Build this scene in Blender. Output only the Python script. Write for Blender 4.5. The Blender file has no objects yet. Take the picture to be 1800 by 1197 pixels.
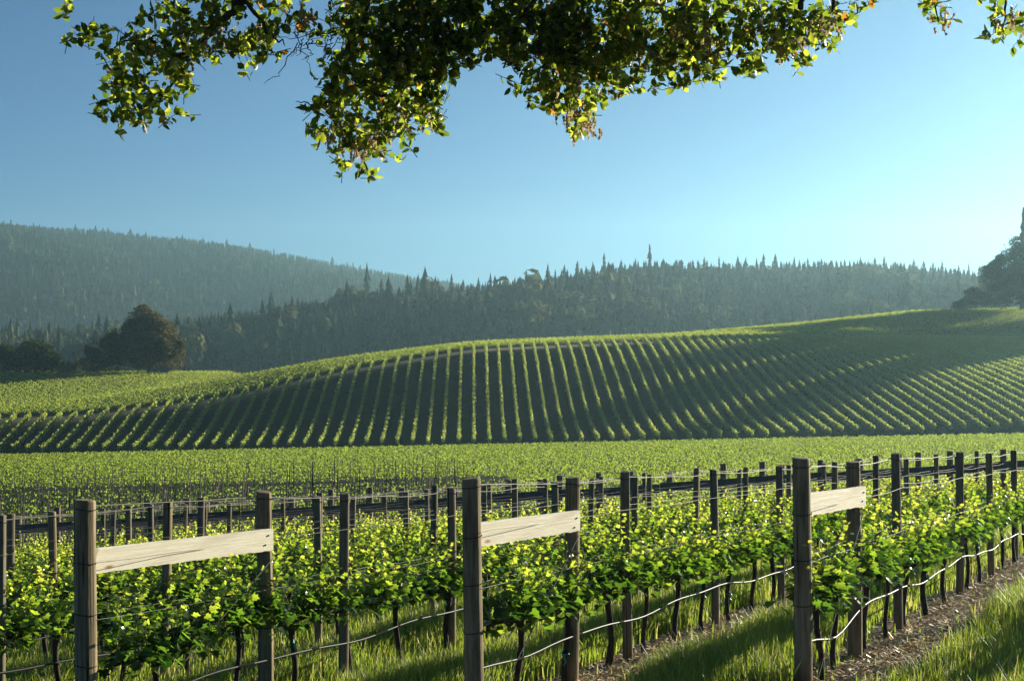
import bpy, math, random
import numpy as np
from mathutils import Vector

# ------------------------------------------------------------------ camera, world, sun, exposure
scene = bpy.context.scene
COL = scene.collection
R = math.radians
EYE = 2.3
PITCH = math.atan(51.5 / 2400.0)
SUN_AZ, SUN_EL = R(47.0), R(12.8)

cam_d = bpy.data.cameras.new("camera")
cam = bpy.data.objects.new("camera", cam_d)
COL.objects.link(cam)
cam_d.sensor_width = 36.0
cam_d.lens = 48.0
cam_d.clip_start = 0.05
cam_d.clip_end = 8000.0
cam.location = (0, 0, EYE)
cam.rotation_euler = (R(90) + PITCH, 0, 0)
scene.camera = cam

world = bpy.data.worlds.new("World")
scene.world = world
world.use_nodes = True
wn, wl = world.node_tree.nodes, world.node_tree.links
wn.clear()
w_out = wn.new("ShaderNodeOutputWorld")
w_bg = wn.new("ShaderNodeBackground")
w_sky = wn.new("ShaderNodeTexSky")
w_sky.sky_type = 'NISHITA'
w_sky.sun_disc = False
w_sky.sun_elevation = SUN_EL
w_sky.sun_rotation = SUN_AZ
w_sky.altitude = 100.0
w_sky.air_density = 0.82
w_sky.dust_density = 0.32
w_sky.ozone_density = 7.0
w_bg.inputs[1].default_value = 0.05
w_tint = wn.new("ShaderNodeMix")          # white balance of the sky colour
w_tint.data_type = 'RGBA'; w_tint.blend_type = 'MULTIPLY'; w_tint.inputs[0].default_value = 1.0
w_tint.inputs[7].default_value = (.75, .82, .75, 1)
wl.new(w_sky.outputs[0], w_tint.inputs[6])
wl.new(w_tint.outputs[2], w_bg.inputs[0])
wl.new(w_bg.outputs[0], w_out.inputs[0])

SUN_DIR = Vector((math.sin(SUN_AZ) * math.cos(SUN_EL), math.cos(SUN_AZ) * math.cos(SUN_EL), math.sin(SUN_EL)))
sun_d = bpy.data.lights.new("sun", 'SUN')
sun_d.energy = 5.0
sun_d.angle = R(0.5)
sun_d.color = (1.0, 0.92, 0.73)
sun = bpy.data.objects.new("sun", sun_d)
COL.objects.link(sun)
sun.rotation_euler = SUN_DIR.to_track_quat('Z', 'Y').to_euler()
sun.location = (60, 70, 60)

scene.view_settings.view_transform = 'Standard'
scene.view_settings.look = 'None'
scene.view_settings.exposure = 1.38
scene.view_settings.gamma = 1.0
scene.render.engine = 'CYCLES'
scene.cycles.use_denoising = True
scene.cycles.max_bounces = 6
scene.cycles.diffuse_bounces = 3
scene.cycles.glossy_bounces = 2
scene.cycles.transmission_bounces = 4
scene.cycles.transparent_max_bounces = 4
scene.cycles.volume_bounces = 0
scene.cycles.caustics_reflective = False
scene.cycles.caustics_refractive = False

rng = np.random.default_rng(7)
random.seed(7)

# ------------------------------------------------------------------ helpers
def tag(o, label=None, cat=None, group=None, kind=None):
    if label: o["label"] = label
    if cat: o["category"] = cat
    if group: o["group"] = group
    if kind: o["kind"] = kind
    return o

def empty(name, loc=(0, 0, 0), rz=0.0):
    o = bpy.data.objects.new(name, None)
    o.empty_display_size = 0.1
    o.location = loc
    o.rotation_euler = (0, 0, rz)
    COL.objects.link(o)
    return o

class MB:
    """collects vertex/face blocks into one mesh"""
    def __init__(s):
        s.v, s.f, s.m, s.t, s.n = [], [], [], [], 0
    def add(s, v, f, mi=0, tint=0.5):
        v = np.asarray(v, np.float32).reshape(-1, 3)
        f = np.asarray(f, np.int32)
        if len(f) == 0: return s
        s.v.append(v); s.f.append(f + s.n); s.m.append(np.full(len(f), mi, np.int32))
        s.t.append(np.broadcast_to(np.asarray(tint, np.float32), (len(v),)).copy())
        s.n += len(v)
        return s
    def mesh(s, name, mats, smooth=False):
        me = bpy.data.meshes.new(name)
        V = np.concatenate(s.v)
        me.vertices.add(len(V)); me.vertices.foreach_set("co", V.ravel())
        L = np.concatenate([f.ravel() for f in s.f])
        cnt = np.concatenate([np.full(len(f), f.shape[1], np.int32) for f in s.f])
        st = np.zeros(len(cnt), np.int32); st[1:] = np.cumsum(cnt)[:-1]
        me.loops.add(len(L)); me.loops.foreach_set("vertex_index", L)
        me.polygons.add(len(cnt)); me.polygons.foreach_set("loop_start", st)
        me.polygons.foreach_set("material_index", np.concatenate(s.m))
        me.polygons.foreach_set("use_smooth", np.full(len(cnt), smooth))
        a = me.attributes.new("tint", 'FLOAT', 'POINT')
        a.data.foreach_set("value", np.concatenate(s.t))
        for m in (mats if isinstance(mats, (list, tuple)) else [mats]): me.materials.append(m)
        me.update(calc_edges=True)
        return me
    def build(s, name, mats, parent=None, smooth=False, loc=(0, 0, 0), rz=0.0):
        o = bpy.data.objects.new(name, s.mesh(name, mats, smooth))
        o.location = loc; o.rotation_euler = (0, 0, rz)
        if parent is not None: o.parent = parent
        COL.objects.link(o)
        return o

def copy_tree(o, parent=None):
    c = o.copy()
    COL.objects.link(c)
    if parent is not None: c.parent = parent
    for ch in list(o.children):
        copy_tree(ch, c)
    return c

def tube(P, rad, n=6, cap=True):
    P = np.asarray(P, float); k = len(P)
    rad = np.broadcast_to(np.asarray(rad, float), (k,))
    T = np.gradient(P, axis=0); T /= np.linalg.norm(T, axis=1)[:, None] + 1e-9
    ref = np.array([0, 0, 1.0]) if abs(T[:, 2]).mean() < .8 else np.array([1.0, 0, 0])
    A = np.cross(T, ref); A /= np.linalg.norm(A, axis=1)[:, None] + 1e-9
    B = np.cross(T, A)
    th = np.arange(n) * 2 * np.pi / n
    V = (P[:, None, :] + rad[:, None, None] * (np.cos(th)[None, :, None] * A[:, None, :] + np.sin(th)[None, :, None] * B[:, None, :])).reshape(-1, 3)
    i = np.arange(k - 1)[:, None] * n; j = np.arange(n)[None, :]; j2 = (j + 1) % n
    F = np.stack([i + j, i + j2, i + n + j2, i + n + j], -1).reshape(-1, 4)
    return V, F

def add_tube(mb, P, rad, n=6, mi=0, tint=.5):
    V, F = tube(P, rad, n); mb.add(V, F, mi, tint)
    k = len(P)
    V2 = np.concatenate([V[:n], V[-n:], [P[0]], [P[-1]]])
    c = [(b, a, 2 * n) for a, b in zip(range(n), list(range(1, n)) + [0])] + [(n + a, n + b, 2 * n + 1) for a, b in zip(range(n), list(range(1, n)) + [0])]
    mb.add(V2, c, mi, tint)

def box(mb, x0, x1, y0, y1, z0, z1, mi=0, tint=.5):
    v = [(x, y, z) for z in (z0, z1) for y in (y0, y1) for x in (x0, x1)]
    mb.add(v, [(0, 2, 3, 1), (4, 5, 7, 6), (0, 1, 5, 4), (2, 6, 7, 3), (0, 4, 6, 2), (1, 3, 7, 5)], mi, tint)

def rand_rot(n, g=rng, up=None, tilt=None):
    q = g.normal(size=(n, 4)); q /= np.linalg.norm(q, axis=1)[:, None]
    w, x, y, z = q.T
    return np.stack([np.stack([1-2*(y*y+z*z), 2*(x*y-z*w), 2*(x*z+y*w)], -1),
                     np.stack([2*(x*y+z*w), 1-2*(x*x+z*z), 2*(y*z-x*w)], -1),
                     np.stack([2*(x*z-y*w), 2*(y*z+x*w), 1-2*(x*x+y*y)], -1)], 1)

def frame_rot(ydir, zhint):
    """matrices whose local Y axis is ydir and local Z is near zhint"""
    y = ydir / (np.linalg.norm(ydir, axis=1)[:, None] + 1e-9)
    x = np.cross(y, zhint); x /= np.linalg.norm(x, axis=1)[:, None] + 1e-9
    z = np.cross(x, y)
    return np.stack([x, y, z], -1)

def scatter(mb, TV, TF, pos, rot, sc, mi=0, tint=.5):
    n, m = len(pos), len(TV)
    if n == 0: return
    sc = np.broadcast_to(np.asarray(sc, float), (n,))
    V = np.einsum('nij,mj->nmi', rot, TV) * sc[:, None, None] + pos[:, None, :]
    F = (np.asarray(TF)[None] + (np.arange(n) * m)[:, None, None]).reshape(-1, len(TF[0]))
    mb.add(V.reshape(-1, 3), F, mi, np.repeat(np.broadcast_to(np.asarray(tint, float), (n,)), m))

def rz_mats(a):
    c, s, o, i = np.cos(a), np.sin(a), np.zeros_like(a), np.ones_like(a)
    return np.stack([np.stack([c, -s, o], -1), np.stack([s, c, o], -1), np.stack([o, o, i], -1)], 1)

def smooth_table(xk, yk, x0, x1, sig):
    x = np.arange(x0, x1 + .5, 1.0); y = np.interp(x, xk, yk)
    k = np.arange(-int(3 * sig), int(3 * sig) + 1); w = np.exp(-.5 * (k / sig) ** 2); w /= w.sum()
    yp = np.pad(y, len(k) // 2, mode='edge')
    ys = np.convolve(yp, w, 'valid')
    return lambda q: np.interp(q, x, ys)

def sstep(a, b, x):
    t = np.clip((x - a) / (b - a), 0, 1); return t * t * (3 - 2 * t)

ONES = ["", "first", "second", "third", "fourth", "fifth", "sixth", "seventh", "eighth", "ninth", "tenth", "eleventh", "twelfth", "thirteenth",
        "fourteenth", "fifteenth", "sixteenth", "seventeenth", "eighteenth", "nineteenth"]
TENS = ["", "", "twenty", "thirty", "forty", "fifty", "sixty", "seventy", "eighty", "ninety", "hundred"]
def ordinal(n):
    if n < 20: return ONES[n]
    if n > 100: return "hundred-" + ordinal(n - 100)
    if n % 10 == 0: return "hundredth" if n == 100 else TENS[n // 10][:-1] + "ieth"
    return TENS[n // 10] + "-" + ONES[n % 10]

# ------------------------------------------------------------------ materials
def mat(name):
    m = bpy.data.materials.new(name); m.use_nodes = True
    nt = m.node_tree; nt.nodes.clear()
    out = nt.nodes.new("ShaderNodeOutputMaterial")
    return m, nt, out

class NT:
    def __init__(s, nt): s.nt = nt
    def n(s, t, **k):
        o = s.nt.nodes.new(t)
        for a, b in k.items(): setattr(o, a, b)
        return o
    def l(s, a, b): s.nt.links.new(a, b)
    def ramp(s, fac, stops):
        r = s.n("ShaderNodeValToRGB")
        while len(r.color_ramp.elements) < len(stops): r.color_ramp.elements.new(.5)
        for e, (p, c) in zip(r.color_ramp.elements, stops):
            e.position = p; e.color = (*c, 1)
        s.l(fac, r.inputs[0]); return r.outputs[0]
    def noise(s, scale, detail=4, vec=None, rough=.55):
        o = s.n("ShaderNodeTexNoise"); o.inputs["Scale"].default_value = scale; o.inputs["Detail"].default_value = detail
        o.inputs["Roughness"].default_value = rough
        if vec is not None: s.l(vec, o.inputs["Vector"])
        return o.outputs[0]
    def math(s, op, a, b=None, c=None):
        o = s.n("ShaderNodeMath", operation=op)
        for i, q in enumerate((a, b, c)):
            if q is None: continue
            if isinstance(q, (int, float)): o.inputs[i].default_value = q
            else: s.l(q, o.inputs[i])
        return o.outputs[0]
    def mix(s, fac, a, b, mode='MIX'):
        o = s.n("ShaderNodeMix", data_type='RGBA', blend_type=mode)
        for i, q in ((0, fac), (6, a), (7, b)):
            if isinstance(q, (int, float)): o.inputs[i].default_value = q
            elif isinstance(q, tuple): o.inputs[i].default_value = (*q, 1)
            else: s.l(q, o.inputs[i])
        return o.outputs[2]
    def mapped(s, scale):
        tc = s.n("ShaderNodeTexCoord"); mp = s.n("ShaderNodeMapping"); mp.inputs["Scale"].default_value = scale
        s.l(tc.outputs["Object"], mp.inputs[0]); return mp.outputs[0]
    def bump(s, h, strength=.4, dist=.01):
        b = s.n("ShaderNodeBump"); b.inputs["Strength"].default_value = strength; b.inputs["Distance"].default_value = dist
        s.l(h, b.inputs["Height"]); return b.outputs[0]

def leaf_mat(name, stops, tstops, trans=.45, rough=.4, spec=.5):
    m, nt, out = mat(name); N = NT(nt)
    at = N.n("ShaderNodeAttribute", attribute_name="tint")
    ob = N.n("ShaderNodeObjectInfo")
    ti = N.math('ADD', at.outputs["Fac"], N.math('MULTIPLY', N.math('SUBTRACT', ob.outputs["Random"], .5), .12))
    c = N.ramp(ti, stops); t = N.ramp(ti, tstops)
    p = N.n("ShaderNodeBsdfPrincipled"); p.inputs["Roughness"].default_value = rough
    p.inputs["Specular IOR Level"].default_value = spec
    N.l(c, p.inputs["Base Color"])
    tr = N.n("ShaderNodeBsdfTranslucent"); N.l(t, tr.inputs[0])
    mx = N.n("ShaderNodeMixShader"); mx.inputs[0].default_value = trans
    N.l(p.outputs[0], mx.inputs[1]); N.l(tr.outputs[0], mx.inputs[2]); N.l(mx.outputs[0], out.inputs[0])
    return m

M_vine = leaf_mat("grape_leaf", [(0, (.014, .040, .009)), (.5, (.05, .10, .018)), (1, (.16, .20, .03))],
                  [(0, (.035, .10, .008)), (.35, (.16, .32, .02)), (.6, (.46, .64, .04)), (1, (.88, .86, .10))], .54, .27, .75)
M_hillvine = leaf_mat("hill_vine_leaf", [(0, (.06, .10, .02)), (1, (.15, .19, .04))],
                      [(0, (.36, .50, .06)), (1, (.68, .72, .14))], .5, .5, .3)
M_field = leaf_mat("field_leaf", [(0, (.05, .09, .015)), (1, (.12, .16, .03))],
                   [(0, (.30, .42, .04)), (1, (.56, .62, .08))], .55, .5, .3)
M_oak = leaf_mat("oak_leaf", [(0, (.008, .018, .006)), (.7, (.028, .046, .012)), (.86, (.07, .09, .02)), (.9, (.22, .07, .015)), (1, (.24, .09, .02))],
                 [(0, (.04, .09, .008)), (.4, (.30, .42, .03)), (.7, (.75, .82, .07)), (.86, (.85, .88, .12)), (.9, (.75, .28, .03)), (1, (.75, .32, .04))], .53, .42, .3)
M_catkin = leaf_mat("catkin", [(0, (.22, .15, .08)), (1, (.38, .28, .16))], [(0, (.45, .32, .16)), (1, (.70, .56, .36))], .5, .7, .2)
M_grass = leaf_mat("grass_blade", [(0, (.03, .06, .012)), (.6, (.07, .11, .02)), (1, (.20, .18, .07))],
                   [(0, (.16, .28, .02)), (.6, (.52, .64, .06)), (1, (.70, .60, .22))], .55, .45, .4)
M_tree = leaf_mat("tree_leaf", [(0, (.014, .028, .010)), (1, (.048, .064, .020))], [(0, (.03, .05, .01)), (1, (.14, .16, .03))], .2, .9, .03)
M_olive = leaf_mat("olive_tree_leaf", [(0, (.022, .034, .012)), (1, (.070, .080, .028))], [(0, (.07, .07, .02)), (1, (.26, .20, .07))], .3, .9, .04)
M_conifer = leaf_mat("conifer_needle", [(0, (.010, .026, .014)), (.5, (.034, .056, .024)), (1, (.13, .125, .05))],
                     [(0, (.02, .04, .015)), (1, (.16, .17, .06))], .25, .9, .04)

def wood_mat(name, dark, light, sc=(30, 30, 2.2), rough=.85, extra=None):
    m, nt, out = mat(name); N = NT(nt)
    v = N.mapped(sc)
    a = N.noise(1.0, 6, v, .65)
    b = N.noise(.7, 3, N.mapped((6, 6, 3)))
    c = N.ramp(a, [(.28, dark), (.72, light)])
    if not extra: c = N.mix(N.ramp(b, [(.4, (0, 0, 0)), (.75, (.6, .6, .6))]), c, tuple(.45 * q for q in dark), 'MIX')
    if not extra:
        ck_ = N.noise(1.0, 2, N.mapped((48, 48, .9)), .4)
        c = N.mix(N.ramp(ck_, [(.30, (1, 1, 1)), (.345, (0, 0, 0))]), c, tuple(.25 * q for q in dark))
    if extra: c = extra(N, c)
    p = N.n("ShaderNodeBsdfPrincipled"); p.inputs["Roughness"].default_value = rough; p.inputs["Specular IOR Level"].default_value = .25
    N.l(c, p.inputs["Base Color"]); N.l(N.bump(a, .7, .008), p.inputs["Normal"]); N.l(p.outputs[0], out.inputs[0])
    return m

M_post = wood_mat("weathered_post_wood", (.12, .088, .045), (.40, .30, .17))
M_greypost = wood_mat("grey_post_wood", (.10, .082, .052), (.31, .25, .165))
def knots(N, c):
    vo = N.n("ShaderNodeTexVoronoi"); vo.inputs["Scale"].default_value = 1.0
    N.l(N.mapped((2.6, 0.0, 8.0)), vo.inputs["Vector"])
    k = N.ramp(vo.outputs["Distance"], [(.05, (1, 1, 1)), (.17, (0, 0, 0))])
    c = N.mix(k, c, (.34, .19, .08))
    st = N.noise(1.0, 5, N.mapped((1.1, 1, 9)), .6)
    return N.mix(N.ramp(st, [(.5, (0, 0, 0)), (.72, (.45, .45, .45))]), c, (.46, .37, .25))
M_beam = wood_mat("raw_beam_wood", (.80, .69, .48), (.93, .87, .70), (1.6, 40, 40), .7, knots)
M_rail = wood_mat("dark_rail_wood", (.07, .065, .06), (.16, .15, .135), (1.2, 30, 30))
M_bark = wood_mat("vine_bark", (.020, .014, .010), (.07, .052, .038), (40, 40, 9))
M_trunk = wood_mat("tree_bark", (.035, .028, .02), (.10, .08, .06), (9, 9, 3))

def plain(name, col, rough=.5, metal=0.0, spec=.5, n=None):
    m, nt, out = mat(name); N = NT(nt)
    p = N.n("ShaderNodeBsdfPrincipled"); p.inputs["Roughness"].default_value = rough; p.inputs["Metallic"].default_value = metal
    p.inputs["Specular IOR Level"].default_value = spec
    a = N.noise(n or 8.0, 3, N.mapped((1, 1, 1)))
    N.l(N.ramp(a, [(.3, tuple(.75 * q for q in col)), (.7, tuple(min(1, 1.2 * q) for q in col))]), p.inputs["Base Color"])
    N.l(p.outputs[0], out.inputs[0]); return m
M_wire = plain("galvanised_wire", (.20, .185, .155), .6, .2, .2)
M_darkwire = plain("old_dark_wire", (.045, .04, .035), .9, 0, .1)
M_hose = plain("black_drip_hose", (.03, .03, .032), .5, 0, .18)
M_glarebreak = plain("black_glare_break", (.012, .012, .012), .9, 0, .05)  # black of the added sleeves that interrupt the hose's sun glare
M_straw = plain("straw_mulch", (.60, .44, .23), .55)
M_stake = plain("rusty_stake", (.075, .052, .036), .8)
M_tape = plain("teal_tape", (.01, .28, .20), .45)
M_cane = plain("green_cane", (.14, .17, .05), .5)
M_white = plain("shed_paint", (.62, .60, .56), .7)
M_shedroof = plain("shed_roof", (.10, .095, .09), .7)
M_tag = plain("metal_tag", (.45, .43, .40), .4, .8)

# ground: rows of mulch and grass by plan position, then cover crop / dry track by zone masks
ROW_DX = .529
C3, C_STEP = -3.82, 2.69
def ground_mat():
    m, nt, out = mat("ground_soil_and_grass"); N = NT(nt)
    tc = N.n("ShaderNodeTexCoord"); sp = N.n("ShaderNodeSeparateXYZ"); N.l(tc.outputs["Object"], sp.inputs[0])
    big = N.noise(.9, 5, tc.outputs["Object"]); fine = N.noise(14, 6, tc.outputs["Object"], .7); mid = N.noise(.12, 4, tc.outputs["Object"])
    u = N.math('SUBTRACT', sp.outputs[0], N.math('MULTIPLY', sp.outputs[1], ROW_DX))
    u = N.math('DIVIDE', N.math('SUBTRACT', u, C3 + .34), C_STEP)
    u = N.math('ADD', u, N.math('MULTIPLY', N.math('SUBTRACT', big, .5), .22))
    d = N.math('ABSOLUTE', N.math('SUBTRACT', N.math('FRACT', N.math('ADD', u, .5)), .5))
    strip = N.ramp(d, [(.20, (1, 1, 1)), (.28, (0, 0, 0))])
    soil = N.ramp(fine, [(.3, (.075, .042, .02)), (.55, (.21, .125, .058)), (.75, (.38, .26, .13))])
    grass = N.ramp(fine, [(.3, (.022, .035, .010)), (.7, (.06, .085, .022))])
    near = N.mix(strip, grass, soil)
    crop = N.ramp(big, [(.3, (.006, .018, .004)), (.7, (.018, .034, .007))])
    crop = N.mix(N.ramp(mid, [(.45, (0, 0, 0)), (.7, (.6, .6, .6))]), crop, (.036, .030, .016))
    far = N.n("ShaderNodeAttribute", attribute_name="far"); dry = N.n("ShaderNodeAttribute", attribute_name="dry")
    c = N.mix(far.outputs["Fac"], near, crop)
    c = N.mix(N.math('MULTIPLY', dry.outputs["Fac"], N.ramp(big, [(.25, (.4, .4, .4)), (.6, (1, 1, 1))])), c, (.30, .235, .13))
    p = N.n("ShaderNodeBsdfPrincipled"); p.inputs["Roughness"].default_value = .95; p.inputs["Specular IOR Level"].default_value = .1
    N.l(c, p.inputs["Base Color"]); N.l(N.bump(fine, .8, .04), p.inputs["Normal"]); N.l(p.outputs[0], out.inputs[0])
    return m
M_ground = ground_mat()
M_forestfloor = plain("forest_floor", (.03, .034, .02), .95, 0, .1, .02)

# ------------------------------------------------------------------ terrain
_bk = smooth_table([-60, 0, 14, 38, 90, 187, 240, 2600], [3.18, 0, -.742, -2.85, -4.95, -8.15, -9.0, -9.0], -60, 2600, 5)
def a_slope(Y): return .065 + (.0206 - .065) * sstep(34, 100, Y)
zb_f = lambda X: -8.15 + .0206 * np.clip(X, -120, 120)
Zt_f = smooth_table([-140, -90, -65, -47, -29, -7, 30, 46, 100, 130, 200], [200, 203, 207, 218, 230, 243, 262, 280, 320, 340, 380], -400, 400, 5)
zt_f = smooth_table([-140, -90, -65, -47, -37, -29, -7, 30, 46, 100, 130, 200], [-5.6, -5.3, -4.8, -2.4, 0, 1.9, 5.9, 7.75, 8.5, 9.2, 9.4, 11.3], -400, 400, 3)
Zc_f = smooth_table([-140, -90, -72, -52, -32, -8, 33, 52, 72, 114, 133, 152, 220], [214, 220, 228, 240, 255, 264, 292, 320, 345, 390, 400, 405, 420], -400, 400, 5)
zc_f = smooth_table([-140, -90, -72, -52, -32, -8, 33, 52, 72, 114, 133, 152, 220], [-4.5, -4.2, -3.4, -.2, 3.9, 7.0, 9.2, 11.2, 13.4, 18.5, 19.3, 20, 21.3], -400, 400, 3)
def herm(t, h, y0, y1, m0, m1):
    t2, t3 = t * t, t * t * t
    return (2*t3-3*t2+1)*y0 + (t3-2*t2+t)*h*m0 + (-2*t3+3*t2)*y1 + (t3-t2)*h*m1
def ground_z(X, Y):
    X, Y = np.broadcast_arrays(np.asarray(X, float), np.asarray(Y, float))
    lat = np.clip(X, -120, 120)
    z = _bk(Y) + a_slope(Y) * lat
    Xc = np.clip(X, -390, 390)
    Zb = 187.0; zb = zb_f(Xc); Zt = Zt_f(Xc); zt = zt_f(Xc); Zc = Zc_f(Xc); zc = zc_f(Xc)
    r = sstep(20, 75, Xc)
    mb = .03 + .20 * r; mt = .07 - .02 * r; mc = .02
    t = np.clip((Y - Zb) / (Zt - Zb), 0, 1); face = herm(t, Zt - Zb, zb, zt, mb, mt)
    t = np.clip((Y - Zt) / (Zc - Zt), 0, 1); strip = herm(t, Zc - Zt, zt, zc, mt, mc)
    lw = 1 - sstep(-62, -38, Xc)
    Ze = np.maximum(Zc + 40, 292.0); ze = lw * 1.25 + (1 - lw) * (zc - 14)
    t = np.clip((Y - Zc) / (Ze - Zc), 0, 1); back = herm(t, Ze - Zc, zc, ze, mc, .03 * lw - .1 * (1 - lw))
    t = sstep(0, 1, (Y - Ze) / 260.0); beyond = ze + (-6 - ze) * np.where(Y > Ze + 25 * lw, t, 0)
    out = np.where(Y < Zb, z, np.where(Y < Zt, face, np.where(Y < Zc, strip, np.where(Y < Ze, back, beyond))))
    return out
def gz(x, y): return float(ground_z(x, y))

def axis(*segs):
    out = []
    for a, b, s in segs: out.append(np.arange(a, b, s))
    return np.concatenate(out + [[segs[-1][1]]])
gx = axis((-1400, -220, 60), (-220, -40, 2.5), (-40, 40, .8), (40, 220, 2.5), (220, 1400, 60))
gy = axis((-45, 5, 3), (5, 50, .5), (50, 450, 2), (450, 2300, 60))
GX, GY = np.meshgrid(gx, gy)
GZ = ground_z(GX, GY)
nx, ny = len(gx), len(gy)
idx = (np.arange(ny - 1)[:, None] * nx + np.arange(nx - 1)[None]).ravel()
mb = MB().add(np.stack([GX, GY, GZ], -1), np.stack([idx, idx + 1, idx + nx + 1, idx + nx], -1))
ground = mb.build("ground", M_ground, None, True)
tag(ground, "gently sloping vineyard ground rising into the rounded hill", None, None, "structure")
far = sstep(38, 42, GY)
zt_arr = Zt_f(np.clip(GX, -390, 390))
dry = np.exp(-((GY - (zt_arr - 1.5)) / 3.0) ** 2) * (.55 + .45 * np.exp(-((GX - 5) / 40) ** 2)) + .9 * np.exp(-((GY - 182) / 3) ** 2) * sstep(8, 22, GX)
for nm, arr in (("far", far), ("dry", np.clip(dry, 0, 1))):
    a = ground.data.attributes.new(nm, 'FLOAT', 'POINT'); a.data.foreach_set("value", arr.ravel().astype(np.float32))

# image helpers (used once to place measured things at their real distance)
cp, sp_ = math.cos(PITCH), math.sin(PITCH)
def at(px, py, Y):
    u, v = (px - 900) / 2400.0, -(py - 598.5) / 2400.0
    dy, dz = cp - v * sp_, sp_ + v * cp
    return np.array([u / dy * Y, Y, EYE + dz / dy * Y])

# ------------------------------------------------------------------ far forested hills
def hill_sheet(name, ycrest, ybase, zbase, pts, lift, x0, x1, label):
    pxs = np.array([p[0] for p in pts]); pys = np.array([p[1] for p in pts])
    P = np.array([at(a, b + lift, ycrest) for a, b in zip(pxs, pys)])
    cz = smooth_table(P[:, 0], P[:, 2], x0, x1, 12)
    def f(X, Y):
        t = (Y - ybase) / (ycrest - ybase)
        n = np.sin(X * .021 + Y * .013) * 5 + np.sin(X * .05 - Y * .02 + 1) * 2.5 + np.sin(X * .011 + 2) * 6 * (1 - np.clip(t, 0, 1))
        s = np.clip(t, 0, 1); prof = s * (1.35 - .35 * s * s) if True else s
        k = np.clip(1 - np.abs(t - .5) * 2, 0, 1)
        return zbase + (cz(X) - zbase) * prof + n * k * np.clip((cz(X) - zbase) / 60, 0, 2) - np.clip(t - 1, 0, 9) * 60
    xs = np.arange(x0, x1 + 1, 14.0); ys = np.arange(ybase - 30, ycrest + (ycrest - ybase) * .35, 14.0)
    X, Y = np.meshgrid(xs, ys); Z = f(X, Y); Z[0] = np.minimum(Z[0], -25)
    nx_, ny_ = len(xs), len(ys)
    i = (np.arange(ny_ - 1)[:, None] * nx_ + np.arange(nx_ - 1)[None]).ravel()
    o = MB().add(np.stack([X, Y, Z], -1), np.stack([i, i + 1, i + nx_ + 1, i + nx_], -1)).build(name, M_forestfloor, None, True)
    tag(o, label, None, None, "structure")
    return f
RIDGE = [(-300, 585), (0, 580), (330, 560), (450, 545), (550, 530), (700, 510), (790, 499), (830, 494), (880, 492), (960, 474), (1060, 461), (1140, 455), (1300, 458), (1500, 460), (1600, 463), (1700, 470), (1850, 476), (2300, 500)]
MOUNT = [(-500, 372), (-100, 382), (0, 392), (180, 403), (330, 421), (400, 428), (500, 443), (600, 462), (700, 482), (760, 492), (830, 507), (950, 532), (1100, 562), (1300, 600), (1600, 620)]
ridge_f = hill_sheet("ridge", 850.0, 520.0, -6.0, RIDGE, 40, -520, 560, "nearer forested ridge under the pale sky behind the vine hill")
mount_f = hill_sheet("mountain", 1800.0, 1000.0, -6.0, MOUNT, 19, -1150, 620, "far forested mountain sloping down behind the nearer ridge")

def conifer(seed, jag=.35, tiers=8, sides=8, wid=.17, top=.02):
    g = np.random.default_rng(seed); mb_ = []
    V, F = [], []
    for k in range(tiers):
        t = k / (tiers - 1)
        z0 = .06 + .86 * t; z1 = z0 + 1.35 * .9 / tiers + .03
        r = (wid * (1 - t) ** .85 + top) * g.uniform(.8, 1.15)
        th = np.arange(sides) * 2 * np.pi / sides + g.uniform(0, 6)
        rr = r * (1 - jag * (np.arange(sides) % 2)) * g.uniform(.75, 1.2, sides)
        b = len(V)
        for a, q in zip(th, rr): V.append((q * math.cos(a), q * math.sin(a), z0 - q * g.uniform(.1, .45)))
        V.append((g.normal(0, .006), g.normal(0, .006), min(z1, 1.0)))
        for i in range(sides): F.append((b + i, b + (i + 1) % sides, b + sides))
    return np.array(V), np.array(F)
def broadleaf(seed):
    g = np.random.default_rng(seed); V, F = [], []
    for k in range(9):
        c = np.array([g.normal(0, .16), g.normal(0, .16), g.uniform(.3, .82)]); r = g.uniform(.12, .22)
        n = 26
        p = g.normal(size=(n, 3)); p /= np.linalg.norm(p, axis=1)[:, None]
        for q in p:
            a = np.cross(q, g.normal(size=3)); a /= np.linalg.norm(a); b_ = np.cross(q, a); s = r * .5
            o = c + q * r; b0 = len(V)
            V += [tuple(o + a * s), tuple(o - a * s * .5 + b_ * s), tuple(o - a * s * .5 - b_ * s)]
            F.append((b0, b0 + 1, b0 + 2))
    return np.array(V), np.array(F)
CON = [conifer(s, wid=w) for s, w in ((1, .19), (2, .23), (3, .17), (4, .27), (5, .21))]
BRO = [broadleaf(s) for s in (11, 12, 13)]

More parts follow.
